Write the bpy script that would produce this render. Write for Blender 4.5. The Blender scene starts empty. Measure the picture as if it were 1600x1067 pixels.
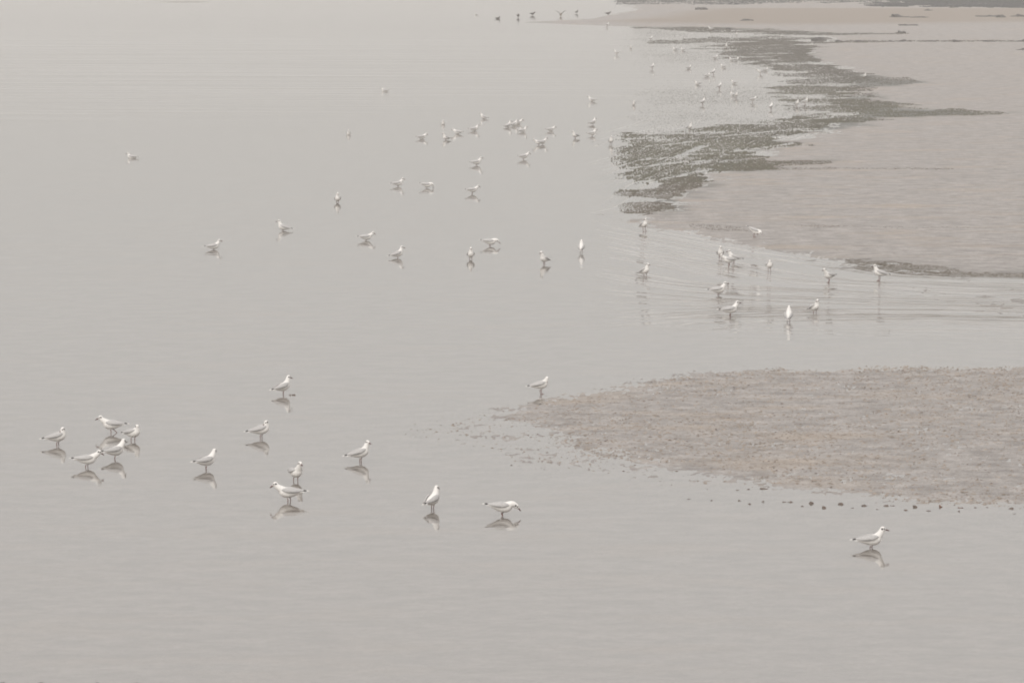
import bpy, bmesh, math, random
import numpy as np
from mathutils import Vector, Matrix

random.seed(7)
rng = np.random.default_rng(11)
R = math.radians
scene = bpy.context.scene
COL = scene.collection

# ------------------------------------------------------------------ camera
CAM_H, FPX, HORIZON = 6.7, 7500.0, -130.0          # metres, focal length in photo pixels, horizon row
K = FPX / 4000.0
PITCH = math.atan((533.5 - HORIZON) / FPX)
cam = bpy.data.cameras.new('camera')
cam.lens = 36.0 * FPX / 1600; cam.sensor_width = 36.0; cam.sensor_fit = 'HORIZONTAL'
cam.clip_start = 0.1; cam.clip_end = 5000
cam_o = bpy.data.objects.new('camera', cam); COL.objects.link(cam_o)
cam_o.location = (0, 0, CAM_H); cam_o.rotation_euler = (math.pi / 2 - PITCH, 0, 0)
scene.camera = cam_o

# ------------------------------------------------------------------ world: overcast
W = bpy.data.worlds.new('World'); scene.world = W; W.use_nodes = True
nt = W.node_tree; nt.nodes.clear()
SUN_EL, SUN_AZ = R(29), R(203)                       # behind the camera, to the left
sky = nt.nodes.new('ShaderNodeTexSky'); sky.sky_type = 'NISHITA'; sky.sun_disc = False
sky.sun_elevation = SUN_EL; sky.sun_rotation = SUN_AZ
tc = nt.nodes.new('ShaderNodeTexCoord'); sp = nt.nodes.new('ShaderNodeSeparateXYZ')
nt.links.new(tc.outputs['Generated'], sp.inputs[0])
mr = nt.nodes.new('ShaderNodeMapRange'); mr.inputs[1].default_value = 0; mr.inputs[2].default_value = 1
mr.inputs[3].default_value = 3.9; mr.inputs[4].default_value = 8.0  # cloud brightness, horizon -> zenith
nt.links.new(sp.outputs['Z'], mr.inputs[0])
cl = nt.nodes.new('ShaderNodeVectorMath'); cl.operation = 'SCALE'
cl.inputs[0].default_value = (1.0, 0.963, 0.934)
mr2 = nt.nodes.new('ShaderNodeMapRange'); mr2.inputs[1].default_value = 0; mr2.inputs[2].default_value = .17     # murkier low air
mr2.inputs[3].default_value = 0; mr2.inputs[4].default_value = 2.75; nt.links.new(sp.outputs['Z'], mr2.inputs[0])
ads = nt.nodes.new('ShaderNodeMath'); ads.operation = 'ADD'; nt.links.new(mr.outputs[0], ads.inputs[0]); nt.links.new(mr2.outputs[0], ads.inputs[1])
nt.links.new(ads.outputs[0], cl.inputs['Scale'])
mx = nt.nodes.new('ShaderNodeMix'); mx.data_type = 'RGBA'; mx.inputs[0].default_value = 0.93
nt.links.new(sky.outputs[0], mx.inputs['A']); nt.links.new(cl.outputs[0], mx.inputs['B'])
bg = nt.nodes.new('ShaderNodeBackground'); bg.inputs['Strength'].default_value = 0.1
out = nt.nodes.new('ShaderNodeOutputWorld')
nt.links.new(mx.outputs['Result'], bg.inputs['Color']); nt.links.new(bg.outputs[0], out.inputs['Surface'])

sun = bpy.data.lights.new('sun', 'SUN'); sun.energy = 1.5; sun.angle = R(50); sun.color = (1, 0.965, 0.91)
sun_o = bpy.data.objects.new('sun', sun); COL.objects.link(sun_o)
sd = Vector((math.sin(SUN_AZ) * math.cos(SUN_EL), math.cos(SUN_AZ) * math.cos(SUN_EL), math.sin(SUN_EL)))
sun_o.rotation_euler = sd.to_track_quat('Z', 'Y').to_euler(); sun_o.location = sd * 60

scene.view_settings.view_transform = 'Standard'; scene.view_settings.look = 'None'
scene.view_settings.exposure = 0.22; scene.view_settings.gamma = 1.0
scene.view_settings.use_curve_mapping = False
cy = scene.cycles
cy.filter_width = 1.8; cy.use_denoising = True; cy.use_adaptive_sampling = False
cy.max_bounces = 8; cy.diffuse_bounces = 3; cy.glossy_bounces = 3; cy.transparent_max_bounces = 12
cy.volume_bounces = 1; cy.caustics_reflective = False; cy.caustics_refractive = False

# ------------------------------------------------------------------ ground plane helper
CF = np.array([0, math.cos(PITCH), -math.sin(PITCH)]); CU = np.array([0, math.sin(PITCH), math.cos(PITCH)])
def at(px, py):
    """where the line of sight through a photo pixel meets the water level"""
    d = CF * FPX + np.array([1.0, 0, 0]) * (px - 800.0) + CU * (533.5 - py)
    t = -CAM_H / d[2]
    return np.array([d[0] * t, d[1] * t])
def poly(pts): return np.array([at(*p) for p in pts])
def mpp(px, py):                                     # metres per photo pixel (sideways) there
    return float(at(px + 1, py)[0] - at(px, py)[0])

def sdist(P, poly_):
    """signed distance to a polygon in metres, positive inside"""
    x, y = P[:, 0], P[:, 1]
    best = np.full(len(P), 1e18); inside = np.zeros(len(P), bool)
    n = len(poly_)
    for i in range(n):
        a, b = poly_[i], poly_[(i + 1) % n]
        e = b - a; L = max(float(e @ e), 1e-12)
        t = np.clip(((x - a[0]) * e[0] + (y - a[1]) * e[1]) / L, 0, 1)
        dx = x - a[0] - t * e[0]; dy = y - a[1] - t * e[1]
        best = np.minimum(best, dx * dx + dy * dy)
        c = (a[1] > y) != (b[1] > y)
        if abs(e[1]) > 1e-12:
            xi = a[0] + (y - a[1]) / e[1] * e[0]
            inside ^= c & (x < xi)
    d = np.sqrt(best)
    return np.where(inside, d, -d)

_perm = np.random.default_rng(3).random((256, 256))
def vnoise(x, y):
    xi = np.floor(x).astype(np.int64); yi = np.floor(y).astype(np.int64)
    fx = x - xi; fy = y - yi
    fx = fx * fx * (3 - 2 * fx); fy = fy * fy * (3 - 2 * fy)
    g = lambda a, b: _perm[(a * 7 + b * 131) & 255, (b * 3 + a * 57) & 255]
    return (g(xi, yi) * (1 - fx) + g(xi + 1, yi) * fx) * (1 - fy) + (g(xi, yi + 1) * (1 - fx) + g(xi + 1, yi + 1) * fx) * fy
def fbm(x, y, o=4, f=1.0):
    s = np.zeros_like(x); a = 1.0; tot = 0
    for i in range(o):
        s += a * (vnoise(x * f + i * 17.3, y * f + i * 9.1) - 0.5); tot += a; a *= 0.55; f *= 2.03
    return s / tot * 2
def sstep(a, b, x):
    t = np.clip((x - a) / (b - a), 0, 1); return t * t * (3 - 2 * t)

# ------------------------------------------------------------------ shores
NEAR_BANK = poly([(790, 648), (830, 634), (880, 620), (960, 607), (1050, 590), (1120, 581), (1190, 577), (1300, 580), (1380, 577),
                  (1600, 574), (2000, 573), (2000, 805), (1700, 796), (1600, 788), (1500, 784), (1430, 783), (1340, 769), (1250, 763),
                  (1180, 752), (1090, 739), (1020, 722), (960, 708), (900, 694), (850, 676)])
NEAR_FRINGE = poly([(690, 660), (760, 640), (850, 620), (900, 690), (1000, 724), (1150, 748), (1200, 764), (1000, 757), (900, 735), (800, 722), (700, 690)])
FAR_FLAT = poly([(985, 337), (1040, 356), (1100, 368), (1170, 381), (1250, 396), (1340, 410), (1450, 427), (1600, 433), (2000, 440),
                 (2300, -90), (900, -90), (935, -30), (960, 0), (985, 8), (1000, 16), (985, 24), (950, 30), (900, 33), (846, 35.5), (900, 38), (950, 41),
                 (1050, 44), (1180, 48), (1290, 55), (1310, 64), (1262, 74), (1256, 86), (1330, 112), (1330, 146), (1340, 178), (1300, 200), (1232, 220),
                 (1190, 243), (1130, 264), (1080, 290), (1040, 325)])
DRY_BAR = poly([(846, 35.5), (950, 30), (1000, 20), (1080, 14), (1300, 14), (1700, 14), (2300, 12), (2300, 40), (1600, 38), (1300, 42), (1100, 41), (950, 39)])
WEDGE = poly([(1300, 418), (1450, 427), (1700, 440), (1900, 520), (1640, 505), (1520, 488), (1430, 462), (1360, 436)])
FAR_SPIT = poly([(245, 3.6), (285, 2.2), (330, 3.2), (320, 4.2), (265, 4.4)])

WEED = [   # outline, tufts per square metre, tuft radius, tuft height, patchiness, colour
    (poly([(962, 262), (962, 222), (1000, 206), (1060, 203), (1150, 191), (1230, 182), (1300, 178), (1320, 198), (1230, 216), (1195, 240), (1180, 262), (1100, 270), (1040, 285), (968, 300)]), 30, .085, .028, .5, 'green'),
    (poly([(964, 318), (1000, 292), (1050, 283), (1090, 276), (1070, 295), (1045, 322), (1000, 334), (970, 330)]), 85, .055, .018, .35, 'brown'),
    (poly([(1185, 252), (1240, 250), (1300, 253), (1300, 256), (1240, 258), (1150, 268)]), 35, .06, .02, .4, 'brown'),
    (poly([(1190, 150), (1240, 130), (1300, 135), (1335, 150), (1345, 160), (1420, 168), (1500, 175), (1572, 178), (1560, 181), (1480, 183), (1390, 185), (1320, 192), (1240, 190), (1270, 170)]), 22, .08, .024, .5, 'green'),
    (poly([(1250, 112), (1330, 114), (1400, 122), (1440, 130), (1400, 135), (1340, 136), (1300, 138), (1240, 132)]), 13, .08, .024, .55, 'grey'),
    (poly([(1120, 90), (1150, 70), (1190, 60), (1255, 62), (1262, 76), (1262, 90), (1320, 112), (1260, 116), (1200, 106)]), 14, .10, .03, .45, 'grey'),
    (poly([(985, 66), (1060, 62), (1150, 57), (1250, 56), (1300, 61), (1260, 68), (1180, 72), (1100, 68), (1040, 69)]), 9, .12, .03, .5, 'grey'),
    (poly([(985, 43.5), (1100, 43), (1200, 47.5), (1300, 52.5), (1420, 54), (1300, 55.5), (1180, 53), (1060, 47)]), 8, .13, .035, .5, 'grey'),
    (poly([(1185, 248), (1160, 205), (1225, 188), (1232, 160), (1195, 146), (1245, 128), (1215, 108), (1140, 94), (1115, 76), (1180, 58), (1262, 62), (1262, 92), (1340, 116), (1342, 150), (1345, 180), (1300, 200), (1232, 218)]), 9, .085, .026, .5, 'grey'),
    (poly([(960, 335), (960, 40), (1150, 44), (1300, 52), (1262, 76), (1262, 92), (1345, 116), (1345, 150), (1345, 180), (1300, 200), (1232, 218), (1195, 245), (1120, 268), (1085, 292), (1045, 328), (1000, 338)]), 17, .055, .016, 0, 'grey'),
    (poly([(1240, 68), (1330, 64), (1400, 64.6), (1600, 65), (1800, 65), (1800, 66.2), (1600, 66.2), (1400, 66.5), (1290, 68)]), 5, .14, .05, .3, 'grey'),
    (poly([(1320, 405), (1380, 413), (1450, 419), (1560, 428), (1640, 431), (1640, 436), (1490, 435), (1400, 430), (1340, 418)]), 220, .034, .006, .35, 'brown'),
    (poly([(1075, 350), (1110, 352), (1170, 360), (1165, 362), (1100, 358)]), 40, .04, .010, .4, 'brown'),
    (poly([(1180, 262.5), (1800, 268), (1800, 269), (1180, 264.5)]), 26, .06, .012, .6, 'brown'),
    (poly([(1240, 353), (1400, 356.5), (1800, 360), (1800, 361), (1400, 358), (1240, 354.5)]), 45, .04, .008, .6, 'brown'),
    (poly([(1365, 13), (1430, 10), (1480, 12), (1600, 14), (1800, 14), (1800, -22), (1420, -22), (1400, 2)]), 6, .22, .09, .3, 'blue'),
    (poly([(950, 6), (1100, 9), (1250, 6), (1420, 3), (1420, -22), (1000, -22)]), 2.2, .22, .055, .7, 'blue'),
]
WEED_ALL = [w[0] for w in WEED]

def sand_height(P):
    P = np.asarray(P, float); x, y = P[:, 0], P[:, 1]
    n_med = fbm(x, y, 4, 1.1); n_fin = fbm(x + 40, y + 13, 3, 5.0)
    n_big = fbm(x + 5, y, 2, 0.25); n_vf = fbm(x + 3, y + 71, 2, 17.0)
    floor = -0.030 - 0.018 * sstep(1.5, 3.0, x) * sstep(66, 56, y) - 0.02 * sstep(70, 100, y) - 0.09 * sstep(85, 140, y) * sstep(6, -2, x - 0.016 * y) + n_big * 0.006
    s1 = sdist(P, NEAR_BANK)
    b1 = np.clip(s1 * 0.022, -0.2, 0.0095) + n_med * 0.010 + n_fin * 0.009 + n_vf * .013
    fr = sdist(P, NEAR_FRINGE)
    bf = np.clip(fr * 0.02, -0.2, 0.004) - 0.0095 + n_med * 0.008 + n_fin * 0.009 + n_vf * .013
    s2 = sdist(P, FAR_FLAT)
    b2 = np.where(s2 < 4, np.clip(s2 * 0.007, -0.2, 0.028), np.minimum(.028 + (s2 - 4) * .002, .034)) + n_med * 0.008 + n_fin * 0.006 + n_vf * .004
    s3 = sdist(P, DRY_BAR)
    b3 = sstep(-3, 9, s3) * 0.12
    s4 = sdist(P, FAR_SPIT)
    b4 = np.where(s4 > -6, s4 * 0.03, -1)
    h = np.maximum(np.maximum(np.maximum(floor, np.where(s1 > -3, b1, -1)), np.where(fr > -3, bf, -1)), np.where(s2 > -8, b2, -1)) + b3
    s5 = sdist(P, WEDGE)
    b5 = np.where(s5 > -2, np.clip(s5 * .004, -.05, .001) - .0022 + n_med * .004 + n_fin * .002 + n_vf * .002, -1)
    return np.maximum(np.maximum(h, b5), np.minimum(b4, 0.08))

# ------------------------------------------------------------------ materials
def mat(name):
    m = bpy.data.materials.new(name); m.use_nodes = True
    t = m.node_tree; b = t.nodes['Principled BSDF']
    return m, t, b
def plain(name, col, rough=0.6, var=0.12, scale=40.0):
    m, t, b = mat(name)
    n = t.nodes.new('ShaderNodeTexNoise'); n.inputs['Scale'].default_value = scale
    c = t.nodes.new('ShaderNodeTexCoord'); t.links.new(c.outputs['Object'], n.inputs['Vector'])
    r = t.nodes.new('ShaderNodeValToRGB')
    r.color_ramp.elements[0].position = .3; r.color_ramp.elements[1].position = .7
    r.color_ramp.elements[0].color = [v * (1 - var) for v in col] + [1]
    r.color_ramp.elements[1].color = [min(1, v * (1 + var)) for v in col] + [1]
    t.links.new(n.outputs[0], r.inputs[0]); t.links.new(r.outputs[0], b.inputs['Base Color'])
    b.inputs['Roughness'].default_value = rough; b.inputs['Specular IOR Level'].default_value = .3
    return m

M_WHITE = plain('white_feathers', (.76, .74, .715), .75, .03, 60)
M_GREY = plain('grey_feathers', (.45, .44, .434), .75, .10, 60)
M_SHADE = plain('shaded_dark_feathers', (.31, .302, .296), .75, .12, 60)  # wing's lower rear: dark primaries, with the tertials' shadow put into the colour
M_BLACK = plain('black_feathers', (.05, .047, .045), .7, .2, 60)
M_LEG = plain('red_leg_skin', (.16, .06, .045), .5, .2, 60)
M_BILL = plain('dark_red_bill', (.10, .045, .04), .45, .2, 60)
M_SPOT = plain('dark_ear_spot', (.07, .065, .065), .7, .2, 60)
M_DARKBIRD = plain('brown_feathers', (.075, .06, .048), .75, .3, 30)
M_DARKWING = plain('dark_brown_feathers', (.06, .05, .042), .75, .3, 30)
M_TAN = plain('tawny_feathers', (.22, .15, .10), .75, .3, 30)
M_STONE = plain('mud_clod', (.14, .11, .092), .8, .35, 25)
M_CAST = plain('worm_cast_mud', (.262, .222, .188), .7, .3, 3)
M_HEAP = plain('kelp_heap', (.085, .078, .072), .75, .4, 4)
M_BROWNSTONE = plain('brown_stone', (.16, .09, .06), .75, .3, 20)

def sand_material():
    m, t, b = mat('wet_sand')
    L = t.links.new; N = t.nodes.new
    g = N('ShaderNodeNewGeometry'); s = N('ShaderNodeSeparateXYZ'); L(g.outputs['Position'], s.inputs[0])
    mp = N('ShaderNodeMapping'); mp.inputs['Scale'].default_value = (.8, 1, 1); L(g.outputs['Position'], mp.inputs[0])
    n1 = N('ShaderNodeTexNoise'); n1.inputs['Scale'].default_value = 2.4; n1.inputs['Detail'].default_value = 7; n1.inputs['Roughness'].default_value = .72
    L(mp.outputs[0], n1.inputs['Vector'])
    r1 = N('ShaderNodeValToRGB'); e = r1.color_ramp.elements
    e[0].position = .38; e[0].color = (.175, .156, .144, 1); e[1].position = .62; e[1].color = (.362, .332, .311, 1)
    L(n1.outputs[0], r1.inputs[0])
    # ochre patches
    n2 = N('ShaderNodeTexNoise'); n2.inputs['Scale'].default_value = .75; n2.inputs['Detail'].default_value = 5
    mp2 = N('ShaderNodeMapping'); mp2.inputs['Location'].default_value = (7, 3, 0); mp2.inputs['Scale'].default_value = (.5, 1, 1)
    L(g.outputs['Position'], mp2.inputs[0]); L(mp2.outputs[0], n2.inputs['Vector'])
    r2 = N('ShaderNodeValToRGB'); r2.color_ramp.elements[0].position = .52; r2.color_ramp.elements[1].position = .68
    L(n2.outputs[0], r2.inputs[0])
    k2 = N('ShaderNodeMath'); k2.operation = 'MULTIPLY'; k2.inputs[1].default_value = .42; L(r2.outputs[0], k2.inputs[0])
    m1 = N('ShaderNodeMix'); m1.data_type = 'RGBA'; L(k2.outputs[0], m1.inputs[0]); L(r1.outputs[0], m1.inputs['A'])
    m1.inputs['B'].default_value = (.36, .27, .185, 1)
    # fine dark grains and worm casts
    n3 = N('ShaderNodeTexNoise'); n3.inputs['Scale'].default_value = 15; n3.inputs['Detail'].default_value = 3; n3.inputs['Roughness'].default_value = .7
    L(mp.outputs[0], n3.inputs['Vector'])
    r3 = N('ShaderNodeValToRGB'); r3.color_ramp.elements[0].position = .5; r3.color_ramp.elements[1].position = .7
    L(n3.outputs[0], r3.inputs[0])
    k3 = N('ShaderNodeMath'); k3.operation = 'MULTIPLY'; k3.inputs[1].default_value = .85; L(r3.outputs[0], k3.inputs[0])
    m2 = N('ShaderNodeMix'); m2.data_type = 'RGBA'; L(k3.outputs[0], m2.inputs[0]); L(m1.outputs['Result'], m2.inputs['A'])
    m2.inputs['B'].default_value = (.15, .115, .09, 1)
    # thin dark lines left by the ebb
    mp4 = N('ShaderNodeMapping'); mp4.inputs['Scale'].default_value = (.10, .55, 1); mp4.inputs['Location'].default_value = (3, 9, 0)
    L(g.outputs['Position'], mp4.inputs[0])
    n4 = N('ShaderNodeTexNoise'); n4.inputs['Scale'].default_value = 1.6; n4.inputs['Detail'].default_value = 5; n4.inputs['Roughness'].default_value = .65
    L(mp4.outputs[0], n4.inputs['Vector'])
    r4 = N('ShaderNodeValToRGB'); r4.color_ramp.elements[0].position = .58; r4.color_ramp.elements[1].position = .70
    L(n4.outputs[0], r4.inputs[0])
    k4 = N('ShaderNodeMath'); k4.operation = 'MULTIPLY'; k4.inputs[1].default_value = .45; L(r4.outputs[0], k4.inputs[0])
    m5 = N('ShaderNodeMix'); m5.data_type = 'RGBA'; L(k4.outputs[0], m5.inputs[0]); L(m2.outputs['Result'], m5.inputs['A'])
    m5.inputs['B'].default_value = (.17, .14, .125, 1); m2 = m5
    # drier, tanner sand where it stands higher
    dr = N('ShaderNodeMapRange'); dr.inputs[1].default_value = .05; dr.inputs[2].default_value = .13; L(s.outputs['Z'], dr.inputs[0])
    m3 = N('ShaderNodeMix'); m3.data_type = 'RGBA'; L(dr.outputs[0], m3.inputs[0]); L(m2.outputs['Result'], m3.inputs['A'])
    m3.inputs['B'].default_value = (.20, .152, .110, 1)
    al = N('ShaderNodeAttribute'); al.attribute_name = 'algae'                        # algae film growing on the bottom of the weed bed
    m4 = N('ShaderNodeMix'); m4.data_type = 'RGBA'; L(al.outputs['Fac'], m4.inputs[0]); L(m3.outputs['Result'], m4.inputs['A'])
    m4.inputs['B'].default_value = (.06, .06, .045, 1)
    L(m4.outputs['Result'], b.inputs['Base Color'])
    b.inputs['Roughness'].default_value = .48; b.inputs['Specular IOR Level'].default_value = .45
    bp = N('ShaderNodeBump'); bp.inputs['Strength'].default_value = 1; bp.inputs['Distance'].default_value = .03
    L(n3.outputs[0], bp.inputs['Height']); L(bp.outputs[0], b.inputs['Normal'])
    return m

def water_material():
    m, t, b = mat('still_water'); t.nodes.remove(b)
    L = t.links.new; N = t.nodes.new
    o = [n for n in t.nodes if n.type == 'OUTPUT_MATERIAL'][0]
    g = N('ShaderNodeNewGeometry')
    at_ = N('ShaderNodeAttribute'); at_.attribute_name = 'ripple'
    # shore ripples: one train runs slantwise in to the shore, one along it
    def train(ang, sx, scale, dist_, detail):
        m1 = N('ShaderNodeMapping'); m1.inputs['Rotation'].default_value = (0, 0, R(ang)); L(g.outputs['Position'], m1.inputs[0])
        m2 = N('ShaderNodeMapping'); m2.inputs['Scale'].default_value = (sx, 1, 1); L(m1.outputs[0], m2.inputs[0])
        n = N('ShaderNodeTexNoise'); n.inputs['Scale'].default_value = scale; n.inputs['Detail'].default_value = detail
        n.inputs['Roughness'].default_value = .45; n.inputs['Distortion'].default_value = dist_
        L(m2.outputs[0], n.inputs['Vector']); return n
    def M(op, a, b):
        n = N('ShaderNodeMath'); n.operation = op
        for i, v in enumerate((a, b)):
            if hasattr(v, 'is_output'): L(v, n.inputs[i])
            else: n.inputs[i].default_value = v
        return n.outputs[0]
    def crests(u, v, detail=2, dist_=.5):             # crests run along v, follow one another along u
        c = N('ShaderNodeCombineXYZ'); L(u, c.inputs[0]); L(v, c.inputs[1])
        n = N('ShaderNodeTexNoise'); n.inputs['Scale'].default_value = 1; n.inputs['Detail'].default_value = detail
        n.inputs['Roughness'].default_value = .45; n.inputs['Distortion'].default_value = dist_; L(c.outputs[0], n.inputs['Vector'])
        k = M('SUBTRACT', 1.0, M('MULTIPLY', M('ABSOLUTE', M('SUBTRACT', n.outputs[0], .5), 0.0), 12.0))    # narrow crests, flat water between
        return M('POWER', M('MAXIMUM', k, 0.0), 1.6)
    sx = N('ShaderNodeSeparateXYZ'); L(g.outputs['Position'], sx.inputs[0])
    nb = train(6, .05, .7, 1.0, 2)
    gen = M('MULTIPLY', M('MULTIPLY', nb.outputs[0], at_.outputs['Fac']), .016)
    # ripples running in along the edge of the sand flat
    sh = N('ShaderNodeAttribute'); sh.attribute_name = 'shore'; sm_ = N('ShaderNodeAttribute'); sm_.attribute_name = 'shore_ripple'
    w1 = crests(M('MULTIPLY', sh.outputs['Fac'], 1.2), M('MULTIPLY', sx.outputs['X'], .12))
    w1 = M('MULTIPLY', M('MULTIPLY', w1, sm_.outputs['Fac']), .034)
    # rings spreading from a shoal in the channel
    ce = at(1405, 533)
    ds = N('ShaderNodeVectorMath'); ds.operation = 'DISTANCE'; L(g.outputs['Position'], ds.inputs[0]); ds.inputs[1].default_value = (ce[0], ce[1], 0)
    fall = N('ShaderNodeMapRange'); fall.interpolation_type = 'SMOOTHSTEP'; L(ds.outputs['Value'], fall.inputs[0])
    fall.inputs[1].default_value = 4.0; fall.inputs[2].default_value = 11; fall.inputs[3].default_value = 1; fall.inputs[4].default_value = 0
    rise = N('ShaderNodeMapRange'); rise.interpolation_type = 'SMOOTHSTEP'; L(ds.outputs['Value'], rise.inputs[0])
    rise.inputs[1].default_value = 2.5; rise.inputs[2].default_value = 5.5
    inx = N('ShaderNodeMapRange'); inx.interpolation_type = 'SMOOTHSTEP'; L(sx.outputs['X'], inx.inputs[0]); inx.inputs[1].default_value = .6; inx.inputs[2].default_value = 5.5
    iny = N('ShaderNodeMapRange'); iny.interpolation_type = 'SMOOTHSTEP'; L(sx.outputs['Y'], iny.inputs[0]); iny.inputs[1].default_value = float(ce[1]) - 3; iny.inputs[2].default_value = float(ce[1]) + 3
    w2 = crests(M('MULTIPLY', ds.outputs['Value'], 1.25), M('MULTIPLY', sx.outputs['X'], .22), 2, .8)
    w2 = M('MULTIPLY', M('MULTIPLY', w2, M('MULTIPLY', M('MULTIPLY', fall.outputs[0], rise.outputs[0]), M('MULTIPLY', inx.outputs[0], iny.outputs[0]))), .050)
    k1b = N('ShaderNodeMath'); k1b.operation = 'ADD'; L(M('ADD', gen, w1), k1b.inputs[0]); L(w2, k1b.inputs[1])
    # faint breath of wind everywhere
    mp2 = N('ShaderNodeMapping'); mp2.inputs['Rotation'].default_value = (0, 0, R(-5)); mp2.inputs['Scale'].default_value = (.35, 1, 1)
    L(g.outputs['Position'], mp2.inputs[0])
    n2 = N('ShaderNodeTexNoise'); n2.inputs['Scale'].default_value = 4.5; n2.inputs['Detail'].default_value = 3
    L(mp2.outputs[0], n2.inputs['Vector'])
    k2 = N('ShaderNodeMath'); k2.operation = 'MULTIPLY'; L(n2.outputs[0], k2.inputs[0]); k2.inputs[1].default_value = .0019
    ad = N('ShaderNodeMath'); ad.operation = 'ADD'; L(k1b.outputs[0], ad.inputs[0]); L(k2.outputs[0], ad.inputs[1])
    bp = N('ShaderNodeBump'); bp.inputs['Strength'].default_value = 1; bp.inputs['Distance'].default_value = 1
    L(ad.outputs[0], bp.inputs['Height'])
    fr = N('ShaderNodeFresnel'); fr.inputs['IOR'].default_value = 1.34; L(bp.outputs[0], fr.inputs['Normal'])
    gl = N('ShaderNodeBsdfGlossy'); gl.inputs['Roughness'].default_value = .015; L(bp.outputs[0], gl.inputs['Normal'])
    gl.inputs['Color'].default_value = (1, 1, 1, 1)
    tr = N('ShaderNodeBsdfTransparent'); tr.inputs['Color'].default_value = (.95, .94, .92, 1)
    di = N('ShaderNodeBsdfDiffuse'); di.inputs['Color'].default_value = (.52, .47, .42, 1)      # suspended silt
    sl = N('ShaderNodeMixShader'); sl.inputs[0].default_value = .25; L(tr.outputs[0], sl.inputs[1]); L(di.outputs[0], sl.inputs[2])
    mi = N('ShaderNodeMixShader'); L(fr.outputs[0], mi.inputs[0]); L(sl.outputs[0], mi.inputs[1]); L(gl.outputs[0], mi.inputs[2])
    L(mi.outputs[0], o.inputs['Surface'])
    return m

def weed_material():
    m, t, b = mat('seaweed'); L = t.links.new; N = t.nodes.new
    a = N('ShaderNodeAttribute'); a.attribute_name = 'weed_tone'
    L(a.outputs['Color'], b.inputs['Base Color'])
    b.inputs['Roughness'].default_value = .55; b.inputs['Specular IOR Level'].default_value = .3
    return m
M_SAND, M_WATER, M_WEED = sand_material(), water_material(), weed_material()

# ------------------------------------------------------------------ object helpers
def tag(o, label=None, cat=None, group=None, kind=None):
    if label: o['label'] = label
    if cat: o['category'] = cat
    if group: o['group'] = group
    if kind: o['kind'] = kind
    return o
def link(name, me, parent=None):
    o = bpy.data.objects.new(name, me); COL.objects.link(o)
    if parent: o.parent = parent
    return o
def mesh_np(name, V, F, mats, smooth=True):
    me = bpy.data.meshes.new(name); V = np.asarray(V, np.float32); F = np.asarray(F, np.int32)
    k = F.shape[1]
    me.vertices.add(len(V)); me.vertices.foreach_set('co', V.ravel())
    me.loops.add(F.size); me.loops.foreach_set('vertex_index', F.ravel())
    me.polygons.add(len(F)); me.polygons.foreach_set('loop_start', np.arange(0, F.size, k, dtype=np.int32))
    me.polygons.foreach_set('use_smooth', np.full(len(F), smooth))
    me.update(calc_edges=True); me.validate()
    for m in mats: me.materials.append(m)
    return me
def grid_faces(nr, nc):
    i = np.arange(nr * nc).reshape(nr, nc)
    return np.stack([i[:-1, :-1], i[:-1, 1:], i[1:, 1:], i[1:, :-1]], -1).reshape(-1, 4)

# ------------------------------------------------------------------ sand (one sheet to the horizon)
FAR_D = 2600.0
tans = np.concatenate([np.linspace(-1.6, -.14, 12)[:-1], np.linspace(-.14, -.06 / K, 60)[:-1], np.linspace(-.06 / K, .235 / K, 820)[:-1], np.linspace(.235 / K, 1.6, 14)])
dist = np.concatenate([np.linspace(5, 38, 20)[:-1], np.exp(np.linspace(math.log(38), math.log(470), 1050))[:-1], np.exp(np.linspace(math.log(470), math.log(FAR_D), 40))])
TX, DY = np.meshgrid(tans, dist)
P = np.stack([(TX * DY).ravel(), DY.ravel()], 1)
Z = sand_height(P)
me = mesh_np('sand', np.column_stack([P, Z]), grid_faces(len(dist), len(tans)), [M_SAND])
alg = np.zeros(len(P))
for w in WEED[:8]:
    d_ = sdist(P, w[0]); alg = np.maximum(alg, sstep(-.6, .8, d_ + fbm(P[:, 0], P[:, 1] * .5, 3, .8) * 1.6) * .9)
band = poly([(1170, 388), (1300, 402), (1450, 416), (1640, 429), (1640, 441), (1450, 437), (1320, 421), (1200, 404)])
alg = np.maximum(alg, .5 * sstep(-1.2, 1.0, sdist(P, band) + fbm(P[:, 0], P[:, 1] * .5, 3, .8) * 1.2))
alg = np.maximum(alg, .28 * sstep(-1.5, 1.0, sdist(P, WEDGE)))
a = me.attributes.new('algae', 'FLOAT', 'POINT'); a.data.foreach_set('value', alg.astype(np.float32))
tag(link('sand', me), kind='structure')

# ------------------------------------------------------------------ water (level sheet)
RIPPLE = [(poly([(950, 330), (1050, 365), (1250, 400), (1450, 432), (1620, 440), (1700, 520), (1500, 575), (1200, 570), (1000, 520), (930, 420)]), 1.0, 2.5),
          (poly([(940, 150), (1000, 120), (1250, 110), (1400, 180), (1200, 260), (1000, 330), (955, 330)]), .8, 5),
          (poly([(985, 40), (1280, 50), (1280, 112), (1100, 130), (985, 100)]), .9, 12),
          (poly([(600, 230), (900, 230), (930, 330), (600, 330)]), .22, 8),
          (poly([(-200, 50), (700, 60), (600, 150), (-200, 200)]), 2.2, 25),
          (poly([(-200, 380), (330, 370), (350, 440), (-200, 460)]), 1.2, 8),
          (poly([(380, 590), (800, 560), (1000, 560), (800, 610), (500, 620)]), .12, 2.5)]
wt = np.linspace(-1, 1, 480); wt = np.sign(wt) * np.abs(wt) ** 2.6 * 1.6
wd = np.concatenate([np.linspace(5, 36, 10)[:-1], np.exp(np.linspace(math.log(36), math.log(FAR_D), 360))])
TX, DY = np.meshgrid(wt, wd); P = np.stack([(TX * DY).ravel(), DY.ravel()], 1)
rip = np.full(len(P), .035)
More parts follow.
